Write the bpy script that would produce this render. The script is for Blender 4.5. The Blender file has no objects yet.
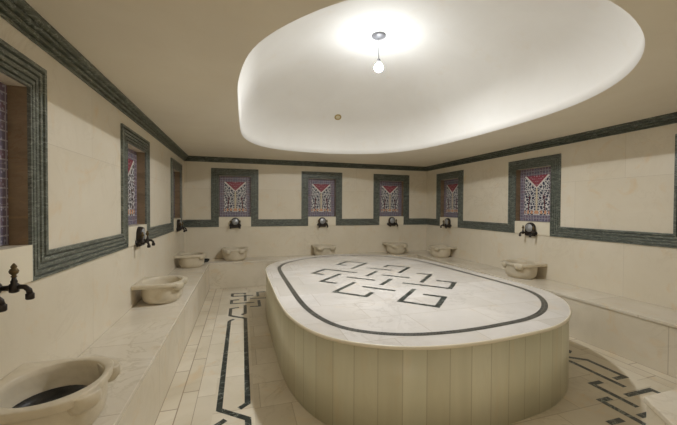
import bpy, bmesh, math, random
from mathutils import Vector, Matrix
random.seed(4)
SC = bpy.context.scene
COL = SC.collection
PI = math.pi

# ------------------------------------------------------------------ measures (metres)
XL, XR, YB, YF = -1.069, 4.214, 6.711, 0.65      # wall planes
XLB, XRB, YBB = -0.581, 3.681, 6.206             # bench fronts
HB = 0.478                                       # bench height
ZC = 2.465                                       # ceiling
HP = 0.62                                        # platform height
OW, OT, FW = 0.449, 2.259, 0.144                 # frame: outer half width, outer top, width of the moulding
BZ0, BZ1 = 1.104, 1.248                          # horizontal band of the frame
NH, NZ0, NZ1, ND = 0.305, 1.297, 2.115, 0.092    # niche: half width, sill, head, depth
LY = [1.752, 3.832, 5.95]
BOWLY = {('left', 0): 1.765, ('left', 1): 3.872, ('left', 2): 5.93, ('right', 1): 3.77, ('right', 2): 5.80, ('back', 2): 3.305}
BX = [-0.139, 1.645, 3.291]
RY = [1.68, 3.797, 5.834]

# ------------------------------------------------------------------ materials
class NT:
    def __init__(s, name):
        m = s.m = bpy.data.materials.new(name); m.use_nodes = True
        s.t = m.node_tree; s.b = s.t.nodes['Principled BSDF']
    def n(s, typ, **kw):
        x = s.t.nodes.new(typ)
        for k, v in kw.items(): setattr(x, k, v)
        return x
    def l(s, a, b): s.t.links.new(a, b)
    def math(s, op, a, b=None, c=None, clamp=False):
        x = s.n('ShaderNodeMath', operation=op, use_clamp=clamp)
        for i, v in enumerate((a, b, c)):
            if v is None: continue
            if isinstance(v, (int, float)): x.inputs[i].default_value = v
            else: s.l(v, x.inputs[i])
        return x.outputs[0]
    def mix(s, f, a, b, mode='MIX'):
        x = s.n('ShaderNodeMix', data_type='RGBA', blend_type=mode)
        for i, v in ((0, f), (6, a), (7, b)):
            if isinstance(v, (int, float)): x.inputs[i].default_value = v
            elif isinstance(v, tuple): x.inputs[i].default_value = (*v, 1)
            else: s.l(v, x.inputs[i])
        return x.outputs[2]
    def noise(s, vec, scale, detail=4, rough=.55, dist=0):
        x = s.n('ShaderNodeTexNoise'); x.inputs['Scale'].default_value = scale
        x.inputs['Detail'].default_value = detail; x.inputs['Roughness'].default_value = rough
        x.inputs['Distortion'].default_value = dist
        if vec is not None: s.l(vec, x.inputs['Vector'])
        return x.outputs['Fac']
    def ramp(s, f, *st):
        x = s.n('ShaderNodeValToRGB'); e = x.color_ramp.elements
        while len(e) < len(st): e.new(.5)
        for i, (p, c) in enumerate(st): e[i].position = p; e[i].color = (*c, 1) if isinstance(c, tuple) else (c, c, c, 1)
        s.l(f, x.inputs[0]); return x.outputs[0]
    def pos(s, scale=(1, 1, 1)):
        g = s.n('ShaderNodeNewGeometry'); mp = s.n('ShaderNodeMapping'); mp.inputs['Scale'].default_value = scale
        s.l(g.outputs['Position'], mp.inputs[0]); return mp.outputs[0]
    def uv(s):
        return s.n('ShaderNodeTexCoord').outputs['UV']

def marble(name, c1, c2, vein=(.45, .38, .25), tile=None, joint=(.35, .28, .18), jw=.003, jmix=.6, var=.07,
           rough=.3, vstr=.35, freq=.5, scale=(1, 1, 1), warm=(.75, .55, .30), wstr=.3, blot=1.6):
    k = NT(name); p = k.pos(scale)
    base = k.mix(k.ramp(k.noise(p, blot, 5, .6, .6), (.3, 0.), (.7, 1.)), c1, c2)
    w = k.ramp(k.noise(p, 3.1, 6, .65, 1.4), (.56, 0.), (.74, 1.))
    base = k.mix(k.math('MULTIPLY', w, wstr), base, warm)
    v = k.noise(p, 2.3, 8, .6, 1.8)
    v = k.ramp(k.math('ABSOLUTE', k.math('SUBTRACT', v, .5)), (0., 1.), (.03, 0.))
    v = k.math('MULTIPLY', v, k.ramp(k.noise(p, 1.1, 2), (.45, 0.), (.65, 1.)))
    base = k.mix(k.math('MULTIPLY', v, vstr), base, vein)
    if tile:
        bt = k.n('ShaderNodeTexBrick'); k.l(k.uv(), bt.inputs['Vector'])
        bt.offset = tile[2] if len(tile) > 2 else .5; bt.offset_frequency = 2; bt.squash = 1
        bt.inputs['Scale'].default_value = 1; bt.inputs['Brick Width'].default_value = tile[0]
        bt.inputs['Row Height'].default_value = tile[1]; bt.inputs['Mortar Size'].default_value = jw
        bt.inputs['Mortar Smooth'].default_value = .25; bt.inputs['Bias'].default_value = 0
        lo = 1 - var
        bt.inputs['Color1'].default_value = (lo, lo * .985, lo * .95, 1); bt.inputs['Color2'].default_value = (1, 1, 1, 1)
        bt.inputs['Mortar'].default_value = (1, 1, 1, 1)
        base = k.mix(1., base, bt.outputs['Color'], 'MULTIPLY')
        base = k.mix(k.math('MULTIPLY', bt.outputs['Fac'], jmix), base, joint)
    k.l(base, k.b.inputs['Base Color'])
    k.b.inputs['Roughness'].default_value = rough
    k.b.inputs['Specular IOR Level'].default_value = .35
    return k.m

W1, W2 = (.74, .68, .56), (.80, .745, .635)
M = {}
M['wall'] = marble('wall_marble', W1, W2, tile=(1.15, .69, .5), jw=.0022, jmix=.32, var=.05, wstr=.42, vstr=.2, rough=.35)
M['bench'] = marble('bench_marble', (0.675, 0.615, 0.495), (0.795, 0.735, 0.625), tile=(1.05, 5, 0), jw=.004, jmix=.6, var=.1, wstr=.5, vstr=.35, rough=.28)
M['bench_top'] = marble('bench_top_marble', (0.705, 0.645, 0.535), (0.815, 0.765, 0.675), tile=(.9, 5, 0), jw=.0035, jmix=.6, var=.12, wstr=.5, vstr=.4, rough=.25)
M['floor_big'] = marble('floor_marble', (0.64, 0.575, 0.455), (0.79, 0.73, 0.61), tile=(.46, .34, .5), jw=.0035, jmix=.6, var=.13, wstr=.5, vstr=.45, rough=.3)
M['floor_strip'] = marble('floor_border_marble', (0.62, 0.55, 0.42), (0.805, 0.745, 0.625), tile=(.58, .122, .37), jw=.005, jmix=.8, joint=(.28, .2, .12), wstr=.6, vstr=.25, rough=.3, var=.1)
M['floor_band'] = marble('floor_band_marble', (0.695, 0.635, 0.505), (0.815, 0.755, 0.645), tile=(.5, 5, 0), jw=.0035, jmix=.6, var=.12, wstr=.6, vstr=.25, rough=.3)
M['plat_top'] = marble('platform_top_marble', (0.62, 0.59, 0.55), (0.73, 0.70, 0.665), tile=(.62, .41, .5), jw=.0028, jmix=.45, var=.10, wstr=.25, vstr=.55, vein=(.5, .46, .42), rough=.22)
M['plat_edge'] = marble('platform_edge_marble', (0.775, 0.715, 0.575), (0.835, 0.775, 0.635), wstr=.35, vstr=.1, rough=.3)
M['plat_side'] = marble('platform_side_marble', (0.645, 0.635, 0.49), (0.755, 0.735, 0.585), tile=(.16, 5, 0), jw=.004, jmix=.5, joint=(.36, .32, .20), var=.10, wstr=.2, vstr=.1, rough=.3, scale=(2, 2, .35))
M['bowl'] = marble('basin_marble', (0.56, 0.50, 0.385), (0.69, 0.62, 0.49), wstr=.35, vstr=.3, rough=.35, blot=5, warm=(.55, .42, .22))
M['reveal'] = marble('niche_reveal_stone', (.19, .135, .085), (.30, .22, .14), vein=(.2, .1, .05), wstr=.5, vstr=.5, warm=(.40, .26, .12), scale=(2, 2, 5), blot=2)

def plaster(name, c1, c2, rough=.75):
    k = NT(name); p = k.pos()
    f = k.ramp(k.noise(p, 1.3, 6, .6, .5), (.3, 0.), (.7, 1.))
    base = k.mix(f, c1, c2)
    base = k.mix(k.math('MULTIPLY', k.ramp(k.noise(p, 3.3, 5, .7), (.58, 0.), (.72, 1.)), .12), base, (.75, .62, .42))
    k.l(base, k.b.inputs['Base Color']); k.b.inputs['Roughness'].default_value = rough
    k.b.inputs['Specular IOR Level'].default_value = .25
    return k.m
M['ceil'] = plaster('ceiling_plaster', (.74, .68, .56), (.79, .735, .62))
M['dome'] = plaster('dome_plaster', (.83, .815, .78), (.88, .87, .84))

def green(name, base=(.058, .068, .056), light=(.185, .205, .18)):
    k = NT(name); p = k.pos((3, 3, 13))
    f = k.ramp(k.noise(p, 3.5, 8, .7, 1.2), (.35, 0.), (.68, 1.))
    c = k.mix(f, base, light)
    v = k.ramp(k.math('ABSOLUTE', k.math('SUBTRACT', k.noise(p, 2.2, 6, .6, 1.), .5)), (0., 1.), (.018, 0.))
    c = k.mix(k.math('MULTIPLY', v, .6), c, (.46, .50, .44))  # pale veins, strengthened so their colour also stands in for highlights along the bands
    k.l(c, k.b.inputs['Base Color']); k.b.inputs['Roughness'].default_value = .3
    return k.m
M['green'] = green('green_marble')
M['crown'] = green('dark_green_marble', (.040, .047, .034), (.135, .15, .115))
M['inlay'] = green('black_green_inlay', (.012, .016, .014), (.055, .066, .06))

def mosaic():
    k = NT('mosaic_inlay')
    bt = k.n('ShaderNodeTexBrick'); k.l(k.uv(), bt.inputs['Vector']); bt.offset = .5
    for a, b in (('Scale', 1), ('Brick Width', .028), ('Row Height', .023), ('Mortar Size', .0022), ('Bias', 0)): bt.inputs[a].default_value = b
    bt.inputs['Color1'].default_value = (.012, .014, .012, 1); bt.inputs['Color2'].default_value = (.085, .09, .08, 1)
    bt.inputs['Mortar'].default_value = (.14, .13, .11, 1)
    k.l(bt.outputs['Color'], k.b.inputs['Base Color']); k.b.inputs['Roughness'].default_value = .35
    return k.m
M['mosaic'] = mosaic()

def plain(name, c, rough=.4, metal=0., var=.25):
    k = NT(name)
    f = k.noise(k.pos(), 22, 4)
    k.l(k.mix(f, tuple(x * (1 - var) for x in c), tuple(min(1, x * (1 + var)) for x in c)), k.b.inputs['Base Color'])
    k.b.inputs['Roughness'].default_value = rough; k.b.inputs['Metallic'].default_value = metal
    return k.m
M['bronze'] = plain('dark_bronze', (.035, .028, .024), .38, .5)
M['pewter'] = plain('grey_metal', (.42, .43, .45), .4, .45)
M['brass'] = plain('aged_brass', (.13, .09, .04), .4, .6)
M['ring'] = plain('brass_rim', (.45, .33, .12), .4, .4)
M['cream'] = plain('cream_plastic', (.72, .66, .48), .5, 0, .05)
M['dish'] = plain('dark_metal_dish', (.05, .05, .05), .25, .7)
M['lampwhite'] = plain('grey_enamel', (.16, .16, .17), .4, 0, .05)

def bulb_mat():
    k = NT('lit_bulb'); k.b.inputs['Emission Color'].default_value = (.93, .97, 1, 1)
    k.b.inputs['Emission Strength'].default_value = BULB
    k.b.inputs['Base Color'].default_value = (.9, .9, .9, 1)
    return k.m
BULB = 165.
M['bulb'] = bulb_mat()

def tile_mat():
    """patterned wall tiles: squared border, white arabesque field, red pointed cartouche"""
    k = NT('patterned_tiles'); sp = k.n('ShaderNodeSeparateXYZ'); k.l(k.uv(), sp.inputs[0])
    x, y = sp.outputs[0], sp.outputs[1]                    # metres on the panel, x from its middle
    ax = k.math('ABSOLUTE', x)
    cb = k.n('ShaderNodeCombineXYZ'); k.l(ax, cb.inputs[0]); k.l(y, cb.inputs[1]); mv = cb.outputs[0]
    def band(v, lo, hi): return k.math('MULTIPLY', k.math('GREATER_THAN', v, lo), k.math('LESS_THAN', v, hi))
    # border: small tiles
    bt = k.n('ShaderNodeTexBrick'); k.l(mv, bt.inputs['Vector']); bt.offset = 0
    for a, b in (('Scale', 1), ('Brick Width', .048), ('Row Height', .048), ('Mortar Size', .004), ('Bias', 0)): bt.inputs[a].default_value = b
    bt.inputs['Color1'].default_value = (.14, .135, .20, 1); bt.inputs['Color2'].default_value = (.19, .12, .15, 1)
    bt.inputs['Mortar'].default_value = (.34, .32, .36, 1)
    vb = k.n('ShaderNodeTexVoronoi'); vb.inputs['Scale'].default_value = 42; k.l(mv, vb.inputs['Vector'])
    border = k.mix(k.math('MULTIPLY', k.math('LESS_THAN', vb.outputs['Distance'], .28), .55), bt.outputs['Color'], (.42, .40, .50))
    # field: white scrolls on dark blue
    v = k.n('ShaderNodeTexVoronoi', feature='DISTANCE_TO_EDGE'); v.inputs['Scale'].default_value = 25
    nz = k.n('ShaderNodeTexNoise'); nz.inputs['Scale'].default_value = 9; k.l(mv, nz.inputs['Vector'])
    wv = k.n('ShaderNodeVectorMath', operation='MULTIPLY_ADD'); k.l(nz.outputs['Color'], wv.inputs[0])
    wv.inputs[1].default_value = (.07, .07, 0); k.l(mv, wv.inputs[2]); k.l(wv.outputs[0], v.inputs['Vector'])
    scroll = k.ramp(v.outputs['Distance'], (.085, 1.), (.12, 0.))
    field = k.mix(scroll, (.06, .065, .10), (.66, .65, .64))
    v2 = k.n('ShaderNodeTexVoronoi'); v2.inputs['Scale'].default_value = 17; k.l(mv, v2.inputs['Vector'])
    field = k.mix(k.math('MULTIPLY', k.math('LESS_THAN', v2.outputs['Distance'], .16), .7), field, (.30, .12, .12))
    # dark cypress stems and peach flowers low in the field
    stem = k.math('LESS_THAN', k.math('ABSOLUTE', k.math('SUBTRACT', ax, k.math('MULTIPLY_ADD', k.math('SUBTRACT', y, .10), -.12, .155))), .009)
    stem = k.math('MULTIPLY', stem, band(y, .11, .40))
    field = k.mix(stem, field, (.10, .02, .03))
    mid = k.math('MULTIPLY', k.math('LESS_THAN', ax, .016), band(y, .14, .5))
    field = k.mix(mid, field, (.62, .55, .40))
    fl = k.math('MULTIPLY', band(y, .115, .165), k.math('GREATER_THAN', k.math('SINE', k.math('MULTIPLY', ax, 95)), -.1))
    field = k.mix(fl, field, (.62, .33, .20))
    # red cartouche pointing down, white edge
    d = k.math('SUBTRACT', y, k.math('MULTIPLY_ADD', ax, .95, .525))
    field = k.mix(band(d, -.028, 0.), field, (.7, .66, .62))
    vr = k.n('ShaderNodeTexVoronoi'); vr.inputs['Scale'].default_value = 30; k.l(mv, vr.inputs['Vector'])
    red = k.mix(k.math('LESS_THAN', vr.outputs['Distance'], .26), (.28, .065, .09), (.42, .30, .34))
    field = k.mix(k.math('GREATER_THAN', d, 0.), field, red)
    inner = k.math('MULTIPLY', k.math('LESS_THAN', ax, .215), band(y, .10, .70))
    c = k.mix(inner, border, field)
    # joints between the big tiles
    for vv, st in ((x, .205), (y, .205)):
        j = k.math('ABSOLUTE', k.math('SUBTRACT', k.math('FRACT', k.math('DIVIDE', vv, st)), .5))
        c = k.mix(k.math('MULTIPLY', k.math('GREATER_THAN', j, .493), .5), c, (.35, .33, .33))
    k.l(c, k.b.inputs['Base Color']); k.b.inputs['Roughness'].default_value = .25
    return k.m
M['tiles'] = tile_mat()

# ------------------------------------------------------------------ mesh helpers
class MB:
    def __init__(s):
        s.bm = bmesh.new(); s.uv = s.bm.loops.layers.uv.new('UVMap')
    def face(s, pts, uvs=None, mi=0, smooth=False):
        f = s.bm.faces.new([s.bm.verts.new(p) for p in pts]); f.material_index = mi; f.smooth = smooth
        if uvs:
            for l, u in zip(f.loops, uvs): l[s.uv].uv = u
        return f
    def box(s, lo, hi, mi=0, uvf=None):
        x0, y0, z0 = lo; x1, y1, z1 = hi
        q = [((x0,y0,z0),(x1,y0,z0),(x1,y1,z0),(x0,y1,z0)), ((x0,y0,z1),(x1,y0,z1),(x1,y1,z1),(x0,y1,z1)),
             ((x0,y0,z0),(x1,y0,z0),(x1,y0,z1),(x0,y0,z1)), ((x0,y1,z0),(x1,y1,z0),(x1,y1,z1),(x0,y1,z1)),
             ((x0,y0,z0),(x0,y1,z0),(x0,y1,z1),(x0,y0,z1)), ((x1,y0,z0),(x1,y1,z0),(x1,y1,z1),(x1,y0,z1))]
        for i, p in enumerate(q):
            u = [uvf(v) for v in p] if uvf else None
            s.face(p, u, mi)
    def rings(s, rings, closed=True, caps=False, mi=0, smooth=True, uvs=None):
        vr = [[s.bm.verts.new(p) for p in r] for r in rings]
        n = len(rings[0])
        for a in range(len(vr) - 1):
            for i in range(n if closed else n - 1):
                j = (i + 1) % n
                f = s.bm.faces.new((vr[a][i], vr[a][j], vr[a + 1][j], vr[a + 1][i])); f.smooth = smooth; f.material_index = mi
                if uvs:
                    jj = i + 1
                    for l, (ra, ia) in zip(f.loops, ((a, i), (a, jj), (a + 1, jj), (a + 1, i))): l[s.uv].uv = uvs(ra, ia)
        if caps:
            for r in (vr[0], vr[-1]):
                f = s.bm.faces.new(r); f.material_index = mi
        return vr
    def lathe(s, prof, c=(0, 0, 0), axis='z', n=20, mi=0):
        rr = []
        for r, h in prof:
            ring = []
            for i in range(n):
                a = 2 * PI * i / n; p = (r * math.cos(a), r * math.sin(a), h)
                if axis == 'y': p = (p[0], p[2], p[1])
                if axis == 'x': p = (p[2], p[0], p[1])
                ring.append((c[0] + p[0], c[1] + p[1], c[2] + p[2]))
            rr.append(ring)
        s.rings(rr, True, True, mi)
    def tube(s, path, rad, n=12, mi=0):
        pts = [Vector(p) for p in path]; rr = []
        up = Vector((0.13, 0.2, 1)).normalized()
        for i, p in enumerate(pts):
            t = (pts[min(i + 1, len(pts) - 1)] - pts[max(i - 1, 0)]).normalized()
            a = t.cross(Vector((1, 0, 0)) if abs(t.x) < .8 else Vector((0, 1, 0))).normalized(); b = t.cross(a)
            r = rad[i] if isinstance(rad, (list, tuple)) else rad
            rr.append([p + r * (math.cos(2 * PI * q / n) * a + math.sin(2 * PI * q / n) * b) for q in range(n)])
        s.rings(rr, True, True, mi)
    def build(s, name, mats, parent=None, loc=None, weld=True):
        if weld: bmesh.ops.remove_doubles(s.bm, verts=s.bm.verts, dist=1e-5)
        bmesh.ops.recalc_face_normals(s.bm, faces=s.bm.faces)
        me = bpy.data.meshes.new(name); s.bm.to_mesh(me); s.bm.free()
        for m in (mats if isinstance(mats, (list, tuple)) else [mats]): me.materials.append(M[m])
        o = bpy.data.objects.new(name, me); COL.objects.link(o)
        if parent: o.parent = parent
        if loc: o.location = loc
        return o

def tag(o, label=None, cat=None, group=None, kind=None):
    if label: o['label'] = label
    if cat: o['category'] = cat
    if group: o['group'] = group
    if kind: o['kind'] = kind
    return o
def empty(name, loc=(0, 0, 0), rz=0):
    o = bpy.data.objects.new(name, None); COL.objects.link(o); o.empty_display_size = .1
    o.location = loc; o.rotation_euler = (0, 0, rz); return o
def copy_tree(o, parent=None):
    c = o.copy(); COL.objects.link(c); c.parent = parent
    for ch in [x for x in bpy.data.objects if x.parent == o]: copy_tree(ch, c)
    return c
def bevel(o, w=.004, seg=2, ang=40):
    b = o.modifiers.new('bevel', 'BEVEL'); b.width = w; b.segments = seg; b.limit_method = 'ANGLE'; b.angle_limit = math.radians(ang)

def catmull(P, n=8):
    out = []; L = len(P)
    for i in range(L):
        a, b, c, d = (Vector((*P[(i + k) % L], 0)) for k in (-1, 0, 1, 2))
        for j in range(n):
            t = j / n
            v = .5 * ((2 * b) + (c - a) * t + (2 * a - 5 * b + 4 * c - d) * t * t + (3 * b - a - 3 * c + d) * t ** 3)
            out.append((v.x, v.y))
    return out
def smooth(P, it):
    for _ in range(it):
        L = len(P); P = [((P[i - 1][0] + 2 * P[i][0] + P[(i + 1) % L][0]) / 4, (P[i - 1][1] + 2 * P[i][1] + P[(i + 1) % L][1]) / 4) for i in range(L)]
    return P
def resample(P, n):
    L = len(P); seg = [math.dist(P[i], P[(i + 1) % L]) for i in range(L)]; T = sum(seg); out = []; i = 0; acc = 0
    for k in range(n):
        t = T * k / n
        while acc + seg[i] < t: acc += seg[i]; i += 1
        u = (t - acc) / seg[i]; a, b = P[i], P[(i + 1) % L]
        out.append((a[0] + (b[0] - a[0]) * u, a[1] + (b[1] - a[1]) * u))
    return out
def inset(P, d):
    c = (sum(p[0] for p in P) / len(P), sum(p[1] for p in P) / len(P)); out = []; L = len(P)
    for i in range(L):
        t = Vector((P[(i + 1) % L][0] - P[i - 1][0], P[(i + 1) % L][1] - P[i - 1][1])).normalized()
        n = Vector((-t.y, t.x))
        if n.dot(Vector((c[0] - P[i][0], c[1] - P[i][1]))) < 0: n = -n
        out.append((P[i][0] + n.x * d, P[i][1] + n.y * d))
    return out

def strip2d(mb, pts, w, z, mi, h=.0012, uvscale=1):
    """a flat inlaid strip of constant width along a polyline, mitred"""
    P = [Vector(p) for p in pts]; L, R = [], []
    for i, p in enumerate(P):
        d0 = (P[i] - P[i - 1]).normalized() if i else (P[1] - P[0]).normalized()
        d1 = (P[i + 1] - P[i]).normalized() if i < len(P) - 1 else d0
        n0, n1 = Vector((-d0.y, d0.x)), Vector((-d1.y, d1.x))
        m = (n0 + n1).normalized(); k = w / 2 / max(.35, m.dot(n1))
        L.append(p + m * k); R.append(p - m * k)
    for i in range(len(P) - 1):
        q = [L[i], L[i + 1], R[i + 1], R[i]]
        mb.face([(v.x, v.y, z + h) for v in q], [(v.x, v.y) for v in q], mi)

# ------------------------------------------------------------------ walls with niches
MAPS = {'left': lambda s, z, h: (XL + h, s, z), 'back': lambda s, z, h: (s, YB - h, z), 'right': lambda s, z, h: (XR - h, s, z)}
def wall(side, s0, s1, cs, off):
    f = MAPS[side]; mb = MB()
    ss = sorted([s0, s1] + [c + k * NH for c in cs for k in (-1, 1)]); zs = [0, NZ0, NZ1, ZC + .02]
    for a, b in zip(ss, ss[1:]):
        hole = any(abs((a + b) / 2 - c) < NH for c in cs)
        for z0, z1 in zip(zs, zs[1:]):
            if hole and z0 == NZ0: continue
            q = [(a, z0), (b, z0), (b, z1), (a, z1)]
            mb.face([f(u, z, 0) for u, z in q], [(u + off, z - .478) for u, z in q], 0)
    for c in cs:
        a, b = c - NH, c + NH
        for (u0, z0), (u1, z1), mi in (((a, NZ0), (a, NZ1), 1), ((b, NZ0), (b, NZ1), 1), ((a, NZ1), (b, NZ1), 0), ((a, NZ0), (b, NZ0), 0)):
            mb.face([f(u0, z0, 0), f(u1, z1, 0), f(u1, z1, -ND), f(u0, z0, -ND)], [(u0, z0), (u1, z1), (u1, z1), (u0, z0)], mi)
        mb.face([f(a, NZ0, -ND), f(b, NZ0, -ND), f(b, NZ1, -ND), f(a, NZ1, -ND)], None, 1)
        # plain block under the niche that carries the taps
        for h0, h1 in ((0, .018),):
            q = [(a, BZ0 + .004), (b, BZ0 + .004), (b, NZ0), (a, NZ0)]
            mb.face([f(u, z, h1) for u, z in q], [(.3 + u - a, .1 + z - BZ0) for u, z in q], 2)
            for i in range(4):
                (u0, z0), (u1, z1) = q[i], q[(i + 1) % 4]
                mb.face([f(u0, z0, h0), f(u1, z1, h0), f(u1, z1, h1), f(u0, z0, h1)], None, 2)
    # outer skin
    T = -.25; q = [(s0, 0), (s1, 0), (s1, ZC + .02), (s0, ZC + .02)]
    mb.face([f(u, z, T) for u, z in q], None, 0)
    for i in range(4):
        (u0, z0), (u1, z1) = q[i], q[(i + 1) % 4]
        mb.face([f(u0, z0, 0), f(u1, z1, 0), f(u1, z1, T), f(u0, z0, T)], None, 0)
    o = mb.build('wall_' + side, ['wall', 'reveal', 'plat_edge']); tag(o, kind='structure')
wall('left', -1.6, YB, LY, .07); wall('back', XL, XR, BX, .45); wall('right', YF, YB, RY, .30)

# front wall: right-hand part, left stub, lintel and the passage the viewer stands in
mb = MB()
def bx(a, b, mi=0): mb.box(a, b, mi, lambda v: (v[0] + v[1], v[2]))
bx((1.75, YF - .25, 0), (XR, YF, ZC + .02)); bx((XL, YF - .25, 2.25), (1.75, YF, ZC + .02))
bx((1.75, -1.6, 0), (1.95, YF - .25, ZC + .02)); bx((XL, -1.8, 0), (1.95, -1.6, ZC + .02))
tag(mb.build('wall_front', 'wall'), kind='structure')

# ------------------------------------------------------------------ green marble frames running round the niches
PROF = [(-.072, 0), (-.072, .016), (-.060, .016), (-.057, .003), (-.051, .003), (-.047, .014), (-.029, .014), (-.026, .001), (-.020, .001),
        (-.016, .012), (.004, .012), (.007, .001), (.013, .001), (.017, .014), (.037, .014), (.040, .002), (.046, .002), (.050, .018), (.072, .018), (.072, 0)]
def frame(side, s0, s1, cs, n, m0=True, m1=True):
    f = MAPS[side]; zc = (BZ0 + BZ1) / 2; path = [(s0, zc)]; k = OW - FW / 2; zt = OT - FW / 2
    for c in sorted(cs): path += [(c - k, zc), (c - k, zt), (c + k, zt), (c + k, zc)]
    path.append((s1, zc)); P = [Vector(p) for p in path]
    mb = MB(); rows = []
    for i, p in enumerate(P):
        d0 = (P[i] - P[i - 1]).normalized() if i else (P[1] - P[0]).normalized()
        d1 = (P[i + 1] - P[i]).normalized() if i < len(P) - 1 else d0
        n0, n1 = Vector((-d0.y, d0.x)), Vector((-d1.y, d1.x)); m = (n0 + n1).normalized(); kk = 1 / m.dot(n1)
        row = []
        for w, h in PROF:
            q = p + m * (w * kk); sx = q.x
            if i == 0 and m0: sx += h
            if i == len(P) - 1 and m1: sx -= h
            row.append(f(sx, q.y, h))
        rows.append(row)
    for a, b in zip(rows, rows[1:]):
        for i in range(len(PROF) - 1): mb.face([a[i], a[i + 1], b[i + 1], b[i]])
    mb.face(rows[0]); mb.face(rows[-1])
    tag(mb.build('trim_%d' % n, 'green'), kind='structure')
frame('left', YF, YB, LY, 1, False, True); frame('back', XL, XR, BX, 2); frame('right', YF, YB, RY, 3, False, True)

# crown moulding under the ceiling, one continuous run
CP = [(0, 2.372), (.012, 2.372), (.014, 2.384), (.006, 2.387), (.008, 2.391), (.034, 2.394), (.037, 2.408), (.024, 2.411), (.028, 2.415), (.054, 2.418),
      (.060, 2.430), (.050, 2.434), (.056, 2.438), (.082, 2.441), (.090, 2.452), (.090, ZC), (0, ZC)]
mb = MB(); rows = []
for (x, y), (dx, dy) in (((XL, -1.6), (1, 0)), ((XL, YB), (1, -1)), ((XR, YB), (-1, -1)), ((XR, YF), (-1, 1)), ((1.75, YF), (0, 1))):
    rows.append([(x + dx * h, y + dy * h, z) for h, z in CP])
for a, b in zip(rows, rows[1:]):
    for i in range(len(CP) - 1): mb.face([a[i], a[i + 1], b[i + 1], b[i]])
mb.face(rows[0]); mb.face(rows[-1])
tag(mb.build('trim_4', 'crown'), kind='structure')

# ------------------------------------------------------------------ ceiling with the long dome
DO = [(-.035, 2.6), (-.04, 3.1), (-.035, 3.7), (-.022, 4.3), (.02, 4.68), (.13, 5.0), (.33, 5.28), (.62, 5.46), (1.05, 5.55), (1.5, 5.565), (2.0, 5.46),
      (2.45, 5.2), (2.74, 4.8), (2.90, 4.3), (2.985, 3.66), (3.03, 2.95), (2.985, 2.3), (2.815, 1.84), (2.575, 1.527), (2.27, 1.29),
      (1.956, 1.151), (1.614, 1.065), (1.2, 1.06), (.80, 1.19), (.465, 1.42), (.32, 1.577), (.175, 1.782), (.044, 2.054)]
CX, CY = 1.45, 3.3
DO = smooth(resample(catmull(DO), 240), 14)
def rad(th):
    best = None; dx, dy = math.cos(th), math.sin(th)
    for i in range(len(DO)):
        ax, ay = DO[i][0] - CX, DO[i][1] - CY; bx_, by_ = DO[(i + 1) % len(DO)][0] - CX, DO[(i + 1) % len(DO)][1] - CY
        den = dx * (by_ - ay) - dy * (bx_ - ax)
        if abs(den) < 1e-9: continue
        t = (ax * (by_ - ay) - ay * (bx_ - ax)) / den; u = (ax * dy - ay * dx) / den
        if t > 0 and -1e-6 <= u <= 1 + 1e-6: best = t if best is None else max(best, t)
    return best
X0, X1, Y0, Y1 = XL - .1, XR + .1, -1.7, YB + .1
ths = [2 * PI * i / 144 for i in range(144)] + [math.atan2(y - CY, x - CX) % (2 * PI) for x in (X0, X1) for y in (Y0, Y1)]
ths.sort(); ra = [rad(t) for t in ths]
def rect(t):
    dx, dy = math.cos(t), math.sin(t)
    k = min([((X1 if dx > 0 else X0) - CX) / dx if abs(dx) > 1e-9 else 9e9, ((Y1 if dy > 0 else Y0) - CY) / dy if abs(dy) > 1e-9 else 9e9])
    return (CX + k * dx, CY + k * dy, ZC)
DH = 0.95
def dring(sc, z, ex=0): return [(CX + (r * sc + ex) * math.cos(t), CY + (r * sc + ex) * math.sin(t), z) for t, r in zip(ths, ra)]
mb = MB()
mb.rings([[rect(t) for t in ths], dring(1, ZC)], mi=0, smooth=False)
rs = []
NR = 22
for i in range(NR):
    a = (i / NR) * PI / 2; s_ = math.cos(a) ** .9; h = math.sin(a) ** .93
    rs.append(dring(max(s_, .012), ZC + DH * h))
mb.rings(rs, mi=1)
mb.face(rs[-1], None, 1, True)
rs2 = [[(p[0], p[1], ZC + .22) for p in [rect(t) for t in ths]], dring(1, ZC + .22, .15)]
for i in range(1, NR, 3):
    a = (i / NR) * PI / 2; rs2.append(dring(max(math.cos(a) ** .9, .012), ZC + .22 + DH * math.sin(a) ** .93, .15))
mb.rings(rs2, mi=0); mb.face(rs2[-1], None, 0)
o = mb.build('ceiling', ['ceil', 'dome']); tag(o, kind='structure')

# ------------------------------------------------------------------ floor: large slabs, border courses, dark interlaced bands
mb = MB()
def fq(x0, x1, y0, y1, mi, along='y', du=0., dv=0.):
    q = [(x0, y0), (x1, y0), (x1, y1), (x0, y1)]
    uv = [(y + du, x - x0 + dv) for x, y in q] if along == 'y' else [(x + du, y - y0 + dv) for x, y in q]
    mb.face([(x, y, 0) for x, y in q], uv, mi)
XA, XB, XC_, XD = XLB, -.337, -.208, .086
XA2, XB2, XC2, XD2 = XRB, 3.44, 3.31, 3.016
fq(XL, XA, -1.6, YB, 0); fq(XRB, XR, YF, YB, 0)
fq(XA, XB, -1.6, YBB, 1, 'y', .1, 0); fq(XB2, XA2, YF - .25, YBB, 1, 'y', .2, 0)
fq(XB, XC_, -1.6, YBB - .2, 2, 'y', .3, .02); fq(XC2, XB2, YF - .25, YBB - .2, 2, 'y', .1, .02)
fq(XC_, XD, -1.6, YBB - .2, 2, 'y', .05, .02); fq(XD2, XC2, YF - .25, YBB - .2, 2, 'y', .2, .02)
fq(XD, XD2, -1.6, YBB - .2, 0, 'x', .1, .05)
fq(XB, XB2, YBB - .2, YBB, 1, 'x', .3, 0); fq(XL, XR, YBB, YB, 0); fq(XD2, XRB, -1.6, YF - .25, 0)
Wd = .044
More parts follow.
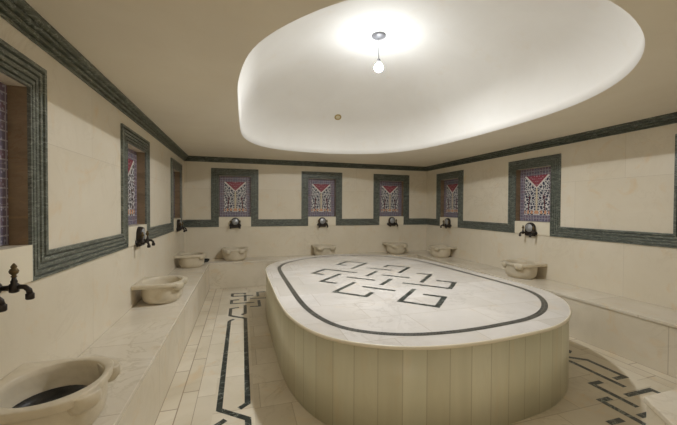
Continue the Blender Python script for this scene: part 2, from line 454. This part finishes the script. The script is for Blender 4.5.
def S(*p): strip2d(mb, p, Wd, 0, 3)
xl, xr = -.165, .038
S((-.05, 4.965), (xl, 4.935), (xl, 4.62), (xr, 4.455), (xr, 2.512), (-.022, 2.462))
S((-.112, 4.462), (xl, 4.395), (xl, 2.487), (xr, 2.325), (xr, 1.2))
S((-.115, 2.357), (xl, 2.315), (xl, 1.2))
S((xr, 5.06), (xr, 4.665), (-.01, 4.61))
S((-.05, 5.378), (xl, 5.372), (xl, 5.19), (.18, 5.165))
S((xr + .005, 5.63), (xr + .005, 5.28)); S((xl, 5.60), (xl, 5.775), (xr, 5.765), (xr, 5.69)); S((xl, 5.60), (.178, 5.585))
S((.38, 5.77), (.25, 5.77), (.25, 5.49)); S((.25, 5.27), (.25, 4.95), (.11, 4.96)); S((.12, 5.40), (.38, 5.37))
# right-hand side
S((3.09, 2.44), (3.272, 2.295), (3.272, 1.972), (3.14, 1.972))
S((3.244, 2.468), (3.30, 2.50), (3.30, 4.4)); S((3.083, 1.855), (3.083, 2.325), (3.02, 2.39))
S((2.98, 1.97), (2.862, 1.97), (2.862, 1.637)); S((2.95, 1.768), (3.25, 1.768), (3.25, 1.40))
S((2.79, 1.777), (2.682, 1.777), (2.682, 1.30)); S((2.745, 1.56), (2.885, 1.56)); S((2.45, 1.57), (2.59, 1.57))
S((3.09, 2.44), (3.09, 4.4))
o = mb.build('floor', ['floor_big', 'floor_strip', 'floor_band', 'inlay'], weld=False)
tag(o, kind='structure')
mb = MB(); mb.box((XL - .2, -1.8, -.15), (XR + .2, YB + .2, -.004)); tag(mb.build('floor_slab', 'floor_big'), kind='structure')

# ------------------------------------------------------------------ benches
def prism(mb, poly, z0, z1, mi=0, uvf=None, top_uv=None, off=0):
    n = len(poly); acc = off
    for i in range(n):
        a, b = poly[i], poly[(i + 1) % n]; L = math.dist(a, b)
        mb.face([(*a, z0), (*b, z0), (*b, z1), (*a, z1)], [(acc, z0), (acc + L, z0), (acc + L, z1), (acc, z1)], mi); acc += L
    for z in (z0, z1): mb.face([(*p, z) for p in poly], [top_uv(p) if top_uv else p for p in poly], mi)
def bench(poly, topo, label, top_uv, off=0):
    t = empty('marble_bench', (*poly[0], 0)); ox, oy = poly[0]
    P = [(x - ox, y - oy) for x, y in poly]; Q = [(x - ox, y - oy) for x, y in topo]
    mb = MB(); prism(mb, P, 0, HB - .034, off=off); mb.build('front_panel', 'bench', t)
    mb = MB(); prism(mb, Q, HB - .033, HB, 0, None, lambda p: top_uv((p[0] + ox, p[1] + oy)))
    s = mb.build('top_slab', 'bench_top', t); bevel(s, .005, 2)
    return tag(t, label, 'bench')
e = .006
bench([(XLB, YF - 1.2), (XLB, YBB), (XL + .001, YBB), (XL + .001, YF - 1.2)], [(XLB + e, YF - 1.2), (XLB + e, YBB), (XL + .001, YBB), (XL + .001, YF - 1.2)],
      'long low marble bench along the left wall carrying three basins', lambda p: (p[1], p[0] + 3))
bench([(XLB - .003, YBB + e), (XRB + .003, YBB + e), (XRB + .003, YB - .001), (XLB - .003, YB - .001)], [(XL + .002, YBB + .001), (XR - .002, YBB + .001), (XR - .002, YB - .001), (XL + .002, YB - .001)],
      'low marble bench along the back wall behind the platform', lambda p: (p[0], p[1] - 3))
bench([(XRB, YF + .56), (XRB, YBB), (XR - .001, YBB), (XR - .001, YF + .56)], [(XRB - .012, YF + .56), (XRB - .012, YBB), (XR - .001, YBB), (XR - .001, YF + .56)],
      'low marble bench along the right wall under the green-framed niches', lambda p: (p[1] + .1, p[0] + 3), .377)
bench([(1.74, YF + .001), (XR - .002, YF + .001), (XR - .002, 1.16), (2.098, 1.16)], [(1.73, YF + .001), (XR - .002, YF + .001), (XR - .002, 1.172), (2.094, 1.172)],
      'marble bench end jutting in at the bottom right corner of the view', lambda p: (p[0], p[1] + 3))

# ------------------------------------------------------------------ the heated platform
PO = [(.308, 3.6), (.300, 4.3), (.325, 4.75), (.50, 5.16), (.82, 5.46), (1.167, 5.66), (1.6, 5.745), (2.05, 5.69), (2.47, 5.50), (2.80, 5.15),
      (3.0, 4.65), (3.075, 4.08), (3.118, 3.4), (3.142, 2.95), (3.11, 2.58), (2.94, 2.24), (2.63, 1.945), (2.28, 1.775), (1.934, 1.715), (1.5, 1.682),
      (1.095, 1.724), (.82, 1.835), (.6, 2.0), (.45, 2.24), (.355, 2.6), (.32, 3.0)]
PO = [(x, y + max(0, (2.8 - y) / 1.1) * .042) for x, y in PO]
PO = smooth(resample(catmull(PO), 200), 3)
plat = empty('marble_platform', (1.7, 3.7, 0))
def loc2(P): return [(x - 1.7, y - 3.7) for x, y in P]
PL = loc2(PO); Lp = sum(math.dist(PL[i], PL[i - 1]) for i in range(len(PL))); npan = round(Lp / .16)
arc = [0]
for i in range(len(PL)): arc.append(arc[-1] + math.dist(PL[i], PL[(i + 1) % len(PL)]))
body = inset(PL, .014)
mb = MB(); ku = npan * .16 / arc[-1]
mb.rings([[(x, y, 0) for x, y in body], [(x, y, HP - .025) for x, y in body]], uvs=lambda r, i: (arc[i] * ku, .5 * r + .1))
mb.face([(x, y, 0) for x, y in body]); mb.face([(x, y, HP - .025) for x, y in body])
sd = mb.build('side_panels', 'plat_side', plat); tag(sd, 'upright greenish cream marble panels')
mb = MB()
pr_ = [(.010, HP - .025), (.002, HP - .022), (0, HP - .016), (.001, HP - .008), (.006, HP - .001), (.012, HP)]
rr = []
for d, z in pr_:
    q = inset(PL, d); rr.append([(x, y, z) for x, y in q])
mb.rings(rr, mi=1)
mb.face([(x, y, HP) for x, y in inset(PL, .012)], [(x + .1, y + .12) for x, y in inset(PL, .012)], 0)
mb.face([(x, y, HP - .025) for x, y in inset(PL, .01)], None, 1)
# mosaic border line following the edge
b0, b1 = smooth(inset(PL, .168), 4), smooth(inset(PL, .220), 4)
mb.rings([[(x, y, HP + .0012) for x, y in b0], [(x, y, HP + .0012) for x, y in b1]], mi=2, smooth=False, uvs=lambda r, i: (arc[i], .046 * r))
# interlaced knot
KN = [[(4.32,2.18),(4.32,2.33),(4.64,2.33),(4.64,2.0),(4.13,2.0)], [(3.58,2.13),(3.58,2.31),(3.9,2.31),(3.9,1.81)], [(3.73,1.97),(3.24,1.97),(3.24,1.76)],
      [(3.39,1.6),(2.9,1.6),(2.9,1.25),(3.08,1.25)], [(3.60,1.81),(3.60,1.43)], [(4.12,1.615),(3.77,1.615)], [(4.29,1.84),(4.29,1.46)], [(3.25,1.44),(3.25,1.06)],
      [(3.77,1.285),(3.42,1.285)], [(4.48,1.63),(4.64,1.63),(4.64,1.31),(4.18,1.31)], [(3.94,1.47),(3.94,1.1)], [(4.27,1.1),(4.27,.915),(3.77,.915)],
      [(3.64,1.1),(3.64,.57),(3.96,.57),(3.96,.78)], [(3.425,.905),(2.91,.905),(2.91,.562),(3.26,.562),(3.26,.77)]]
q2 = math.sqrt(2)
for seg in KN: strip2d(mb, [((p - q) / q2 - 1.7, (p + q) / q2 - 3.7) for p, q in seg], .05, HP, 3)
tp = mb.build('top_slab', ['plat_top', 'plat_edge', 'mosaic', 'inlay'], plat, weld=False)
tag(tp, 'pale marble top with dark mosaic border and interlaced knot')
tag(plat, 'large oval marble platform in the middle of the hall with dark knot inlay', 'platform')

# ------------------------------------------------------------------ tile panels in the niches
def tile_panel():
    mb = MB(); w, h = NH - .004, NZ1 - NZ0 - .008
    mb.box((-w, -.006, 0), (w, .006, h), 0, lambda v: (v[0], v[2]))
    return mb.build('tile_panel', 'tiles')
def place(side, c):          # position on the wall and turn about z; local -y looks into the room
    return {'left': ((XL, c), PI / 2), 'back': ((c, YB), 0), 'right': ((XR, c), -PI / 2)}[side]
wh = {('left', 0): 'nearest niche of the left wall', ('left', 1): 'middle niche of the left wall', ('left', 2): 'far niche of the left wall',
      ('back', 0): 'left niche of the back wall', ('back', 1): 'middle niche of the back wall', ('back', 2): 'right niche of the back wall',
      ('right', 2): 'far niche of the right wall', ('right', 1): 'near niche of the right wall'}
spots = [(s, i, c) for s, L_, idx in (('left', LY, (0, 1, 2)), ('back', BX, (0, 1, 2)), ('right', RY, (1, 2))) for i, c in enumerate(L_) if i in idx]
first = None
for s, i, c in spots:
    o = tile_panel() if first is None else first.copy()
    if first is None: first = o
    else: COL.objects.link(o)
    (x, y), rz = place(s, c); d = Vector((0, ND - .007)); R = Matrix.Rotation(rz, 2); d = R @ d
    o.location = (x + d.x, y + d.y, NZ0 + .004); o.rotation_euler = (0, 0, rz)
    tag(o, 'patterned tile panel in the ' + wh[(s, i)], 'tile panel', 'patterned tile panels in the niches')

# ------------------------------------------------------------------ taps
def arch(r, zb, n=14, sc=1.):
    P = [(r * sc, zb), ]
    P += [(r * sc * math.cos(PI * i / n), r * sc * math.sin(PI * i / n)) for i in range(n + 1)]
    P += [(-r * sc, zb)]
    return P
def make_tap(hood=.046):
    t = empty('wall_tap')
    mb = MB(); r = .080; zb = -.125
    A = arch(r, zb); B2 = arch(r, zb * .9, sc=.88); Ci = arch(r, zb * .8, sc=.72); D = arch(r, zb * .78, sc=.66)
    mb.rings([[(x, 0, z) for x, z in A], [(x, -.012, z) for x, z in A], [(x, -hood * .7, z) for x, z in arch(r, zb * .98, sc=.97)], [(x, -hood, z) for x, z in B2], [(x, -hood, z) for x, z in Ci], [(x, -hood + .012, z) for x, z in D]], smooth=False)
    mb.face([(x, -hood + .012, z) for x, z in D]); mb.face([(x, 0, z) for x, z in A])
    bp = mb.build('backplate', 'bronze', t)
    mb = MB(); mb.lathe([(q, w - hood + .022) for q, w in ((.001, -.040), (.016, -.038), (.024, -.031), (.042, -.029), (.050, -.025), (.060, -.023), (.063, -.008))], (0, 0, 0), 'y', 24)
    tag(mb.build('medallion', 'pewter', bp), 'grey metal medallion')
    for sx in (-1, 1):
        x = sx * .090; zz = -.078
        mb = MB()
        mb.lathe([(.024, 0), (.024, -.006), (.015, -.012), (.012, -.016)], (x, 0, zz), 'y', 16)
        x2 = x
        mb.tube([(x, -.004, zz), (x, -.03, zz), (x2, -.055, zz)], [.012, .012, .015])
        mb.lathe([(.010, -.022), (.018, -.018), (.020, 0), (.018, .016), (.012, .022), (.013, .030), (.009, .038), (.008, .048)], (x2, -.06, zz), 'z', 14)
        x3 = x2
        mb.tube([(x2, -.06, zz), (x2, -.080, zz + .004), (x3, -.100, zz + .002), (x3, -.114, zz - .012), (x3, -.118, zz - .03)], [.012, .0115, .011, .0115, .012])
        mb.lathe([(.012, .004), (.0165, 0), (.0165, -.022), (.013, -.026)], (x3, -.118, zz - .03), 'z', 14)
        v = mb.build('spout', 'bronze', t)
        mb = MB()
        mb.lathe([(.006, .046), (.012, .052), (.007, .058), (.015, .066), (.018, .076), (.014, .086), (.009, .090), (.012, .096), (.008, .104), (.002, .112)], (x2, -.06, zz), 'z', 12)
        tag(mb.build('handle', 'brass', v), 'small brass finial handle')
    return t
proto = None
for s, i, c in spots:
    if (s, i) == ('left', 0): o = make_tap(.020)
    else:
        o = make_tap() if proto is None else copy_tree(proto)
        if proto is None: proto = o
    if (s, i) == ('left', 0): c = 1.712
    (x, y), rz = place(s, c); d = Matrix.Rotation(rz, 2) @ Vector((0, -.0185))
    o.location = (x + d.x, y + d.y, 1.206); o.rotation_euler = (0, 0, rz)
    tag(o, 'bronze twin-spout tap below the ' + wh[(s, i)], 'tap', 'bronze taps below the niches')

# ------------------------------------------------------------------ basins
def make_basin(ww=.240, dd=.45, hh=.222):
    t = empty('marble_basin')
    n = 72; cy = .235
    angs = [2 * PI * i / n for i in range(n)]
    ca = math.atan2(-cy, ww) % (2 * PI)
    for tgt in (ca, PI - (ca - 2 * PI)):
        k = min(range(n), key=lambda i: abs(angs[i] - tgt % (2 * PI))); angs[k] = tgt % (2 * PI)
    def D(a, k=1., kb=1.):
        x, y = math.cos(a), math.sin(a)
        if y >= 0: q = 2.6; r = 1 / ((abs(x) / (ww * k)) ** q + (abs(y) / ((dd - cy) * k)) ** q) ** (1 / q)
        else: r = min(ww * k / abs(x) if abs(x) > 1e-6 else 9, cy * kb / abs(y))
        return (r * x, -(cy + r * y))
    def E(a, rx, ry, dy=0): return (rx * math.cos(a), -(cy + dy + ry * math.sin(a)))
    R = []
    def add(fn, z): R.append([(*fn(a), z) for a in angs])
    for rx, z in ((.01, .052), (.09, .054), (.15, .068), (.178, .10), (.188, .15), (.192, .19)): add(lambda a: E(a, rx, rx * .95, .002), z)
    add(lambda a: E(a, .198, .188, .002), hh - .004); add(lambda a: E(a, .203, .193, .002), hh)
    add(lambda a: D(a, .985, 1), hh); add(lambda a: D(a), hh - .006); add(lambda a: D(a), hh - .034); add(lambda a: D(a, .985, 1), hh - .040)
    for rx, ry, z in ((.224, .202, hh - .046), (.224, .202, hh - .09), (.221, .199, .08), (.212, .191, .045), (.194, .175, .020), (.176, .158, .005), (.168, .150, 0.)): add(lambda a: E(a, rx, ry), z)
    mb = MB(); vr = mb.rings(R); mb.bm.faces.new(vr[0]); mb.bm.faces.new(vr[-1])
    b = mb.build('bowl', 'bowl', t); bevel(b, .003, 2, 50)
    for sx in (-1, 1):                       # carved lugs at the two front corners
        a = math.radians(53); mb = MB(); dr = Vector((sx * math.cos(a), -math.sin(a))); tn = Vector((-dr.y, dr.x))
        base = Vector((0, -cy)) + dr * .195
        prof = [(-.01, .062), (.03, .060), (.050, .054), (.062, .040), (.066, .018)]
        top, bot = [], []
        out = [base + dr * r + tn * w for r, w in prof] + [base + dr * r - tn * w for r, w in reversed(prof)]
        inn = [base + dr * (r * .72) + tn * w * .8 for r, w in prof] + [base + dr * (r * .72) - tn * w * .8 for r, w in reversed(prof)]
        mb.rings([[(p.x, p.y, hh - .082) for p in inn], [(p.x, p.y, hh - .058) for p in out], [(p.x, p.y, hh - .016) for p in out],
                  [((base + (p - base) * .94).x, (base + (p - base) * .94).y, hh - .009) for p in out]], caps=True)
        mb.build('handle', 'bowl', t)
    return t
proto = None; NB = {}
bwh = {('left', 0): 'large in the bottom left foreground holding a dark dish', ('left', 1): 'below the middle niche of the left wall', ('left', 2): 'at the far end of the left bench',
       ('back', 0): 'below the left niche of the back wall', ('back', 1): 'below the middle niche of the back wall', ('back', 2): 'below the right niche of the back wall',
       ('right', 1): 'below the near niche of the right wall', ('right', 2): 'at the far end of the right bench'}
for s, i, c in spots:
    o = make_basin() if proto is None else copy_tree(proto)
    if proto is None: proto = o
    (x, y), rz = place(s, BOWLY.get((s, i), c)); d = Matrix.Rotation(rz, 2) @ Vector((0, -.002))
    o.location = (x + d.x, y + d.y, HB); o.rotation_euler = (0, 0, rz)
    tag(o, 'round cream marble basin ' + bwh[(s, i)], 'basin', 'marble basins on the benches')

# dark metal dishes
def dish(loc, r, h, label):
    mb = MB()
    mb.lathe([(.001, .004), (r * .6, .005), (r * .9, h * .5), (r * .97, h), (r, h), (r * .95, h * .45), (r * .66, 0), (.001, 0)], n=28)
    o = mb.build('metal_dish', 'dish', None, loc); tag(o, label, 'dish'); return o
dish((XL + .233, 1.765, HB + .080), .150, .040, 'dark metal dish lying inside the foreground basin')
dish((-.66, 6.36, HB), .075, .052, 'small dark metal dish on the bench in the back left corner')

# ------------------------------------------------------------------ lamp and round fitting in the dome
lp = empty('dome_lamp', (CX, CY, ZC + DH))
mb = MB(); mb.lathe([(.080, 0.01), (.080, -.014), (.066, -.026), (.018, -.036), (.006, -.038)], n=24); mb.build('ceiling_rose', 'lampwhite', lp)
mb = MB(); mb.tube([(0, 0, -.02), (0, 0, -.27)], .004, 8); mb.build('cord', 'lampwhite', lp)
mb = MB(); mb.lathe([(.008, -.262), (.018, -.268), (.020, -.305), (.017, -.312)], n=18); mb.build('socket', 'lampwhite', lp)
mb = MB(); mb.lathe([(.016, -.304), (.026, -.318), (.042, -.336), (.050, -.358), (.044, -.382), (.026, -.399), (.003, -.405)], n=20); mb.build('bulb', 'bulb', lp)
tag(lp, 'bright bare bulb hanging from the top of the dome', 'lamp')

lt = bpy.data.lights.new('lamp_light', 'AREA'); lt.shape = 'DISK'; lt.size = .13; lt.energy = 44; lt.color = (.985, .995, 1)
lo = bpy.data.objects.new('lamp_light', lt); COL.objects.link(lo); lo.location = (0, 0, -.425); lo.parent = lp
l2 = bpy.data.lights.new('passage_fill', 'POINT'); l2.energy = 15; l2.color = (1, .98, .93); l2.shadow_soft_size = .5  # unseen fill added behind the viewer to lift the platform's front face
p2 = bpy.data.objects.new('passage_fill', l2); COL.objects.link(p2); p2.location = (.5, -.9, 2.0)
bpy.context.view_layer.update()
ce = bpy.data.objects['ceiling']
CAMP = Vector((0, 0, 1.5))
f_ = 319.408; yaw, pitch, roll = .292, -.016, .005
fw = Vector((math.sin(yaw) * math.cos(pitch), math.cos(yaw) * math.cos(pitch), math.sin(pitch)))
r_ = Vector((math.cos(yaw), -math.sin(yaw), 0)); u_ = r_.cross(fw)
Rr = math.cos(roll) * r_ + math.sin(roll) * u_; Uu = -math.sin(roll) * r_ + math.cos(roll) * u_
ft = empty('round_fitting', (1.548, 5.36, 3.05))
DISC = (1.548, 5.36, 3.05)
dirv = (Vector(DISC) - Vector((CX, CY, 2.3))).normalized()
ok, hit, nrm, _ = ce.ray_cast(Vector((CX, CY, 2.3)), (Vector((1.55, 5.36, 3.09)) - Vector((CX, CY, 2.3))).normalized())
if ok:
    if nrm.dot(Vector((CX, CY, 2.3)) - hit) < 0: nrm = -nrm
    ft.location = hit + nrm * .001; ft.rotation_euler = nrm.to_track_quat('Z', 'Y').to_euler()
    print('DISC', hit)
mb = MB(); mb.lathe([(.058, 0), (.058, .008), (.050, .014), (.042, .012), (.040, .004), (.040, 0)], n=28); mb.build('rim', 'ring', ft)
mb = MB(); mb.lathe([(.001, .006), (.030, .006), (.039, .003), (.039, 0)], n=28); tag(mb.build('cover', 'cream', ft), 'cream round cover')
tag(ft, 'small round brass-rimmed fitting high on the far side of the dome', 'fitting')

# ------------------------------------------------------------------ camera, world, view
cam = bpy.data.cameras.new('camera'); cam.lens = 36 * f_ / 677; cam.sensor_width = 36; cam.clip_start = .02
co = bpy.data.objects.new('camera', cam); COL.objects.link(co)
mt = Matrix((Rr, Uu, -fw)).transposed().to_4x4(); mt.translation = CAMP; co.matrix_world = mt
SC.camera = co
w = bpy.data.worlds.new('world'); SC.world = w; w.use_nodes = True
w.node_tree.nodes['Background'].inputs[0].default_value = (.02, .02, .02, 1)
SC.view_settings.view_transform = 'Standard'; SC.view_settings.look = 'None'; SC.view_settings.gamma = 1
SC.view_settings.use_curve_mapping = False; SC.view_settings.exposure = 0.25
SC.cycles.max_bounces = 12; SC.cycles.diffuse_bounces = 10
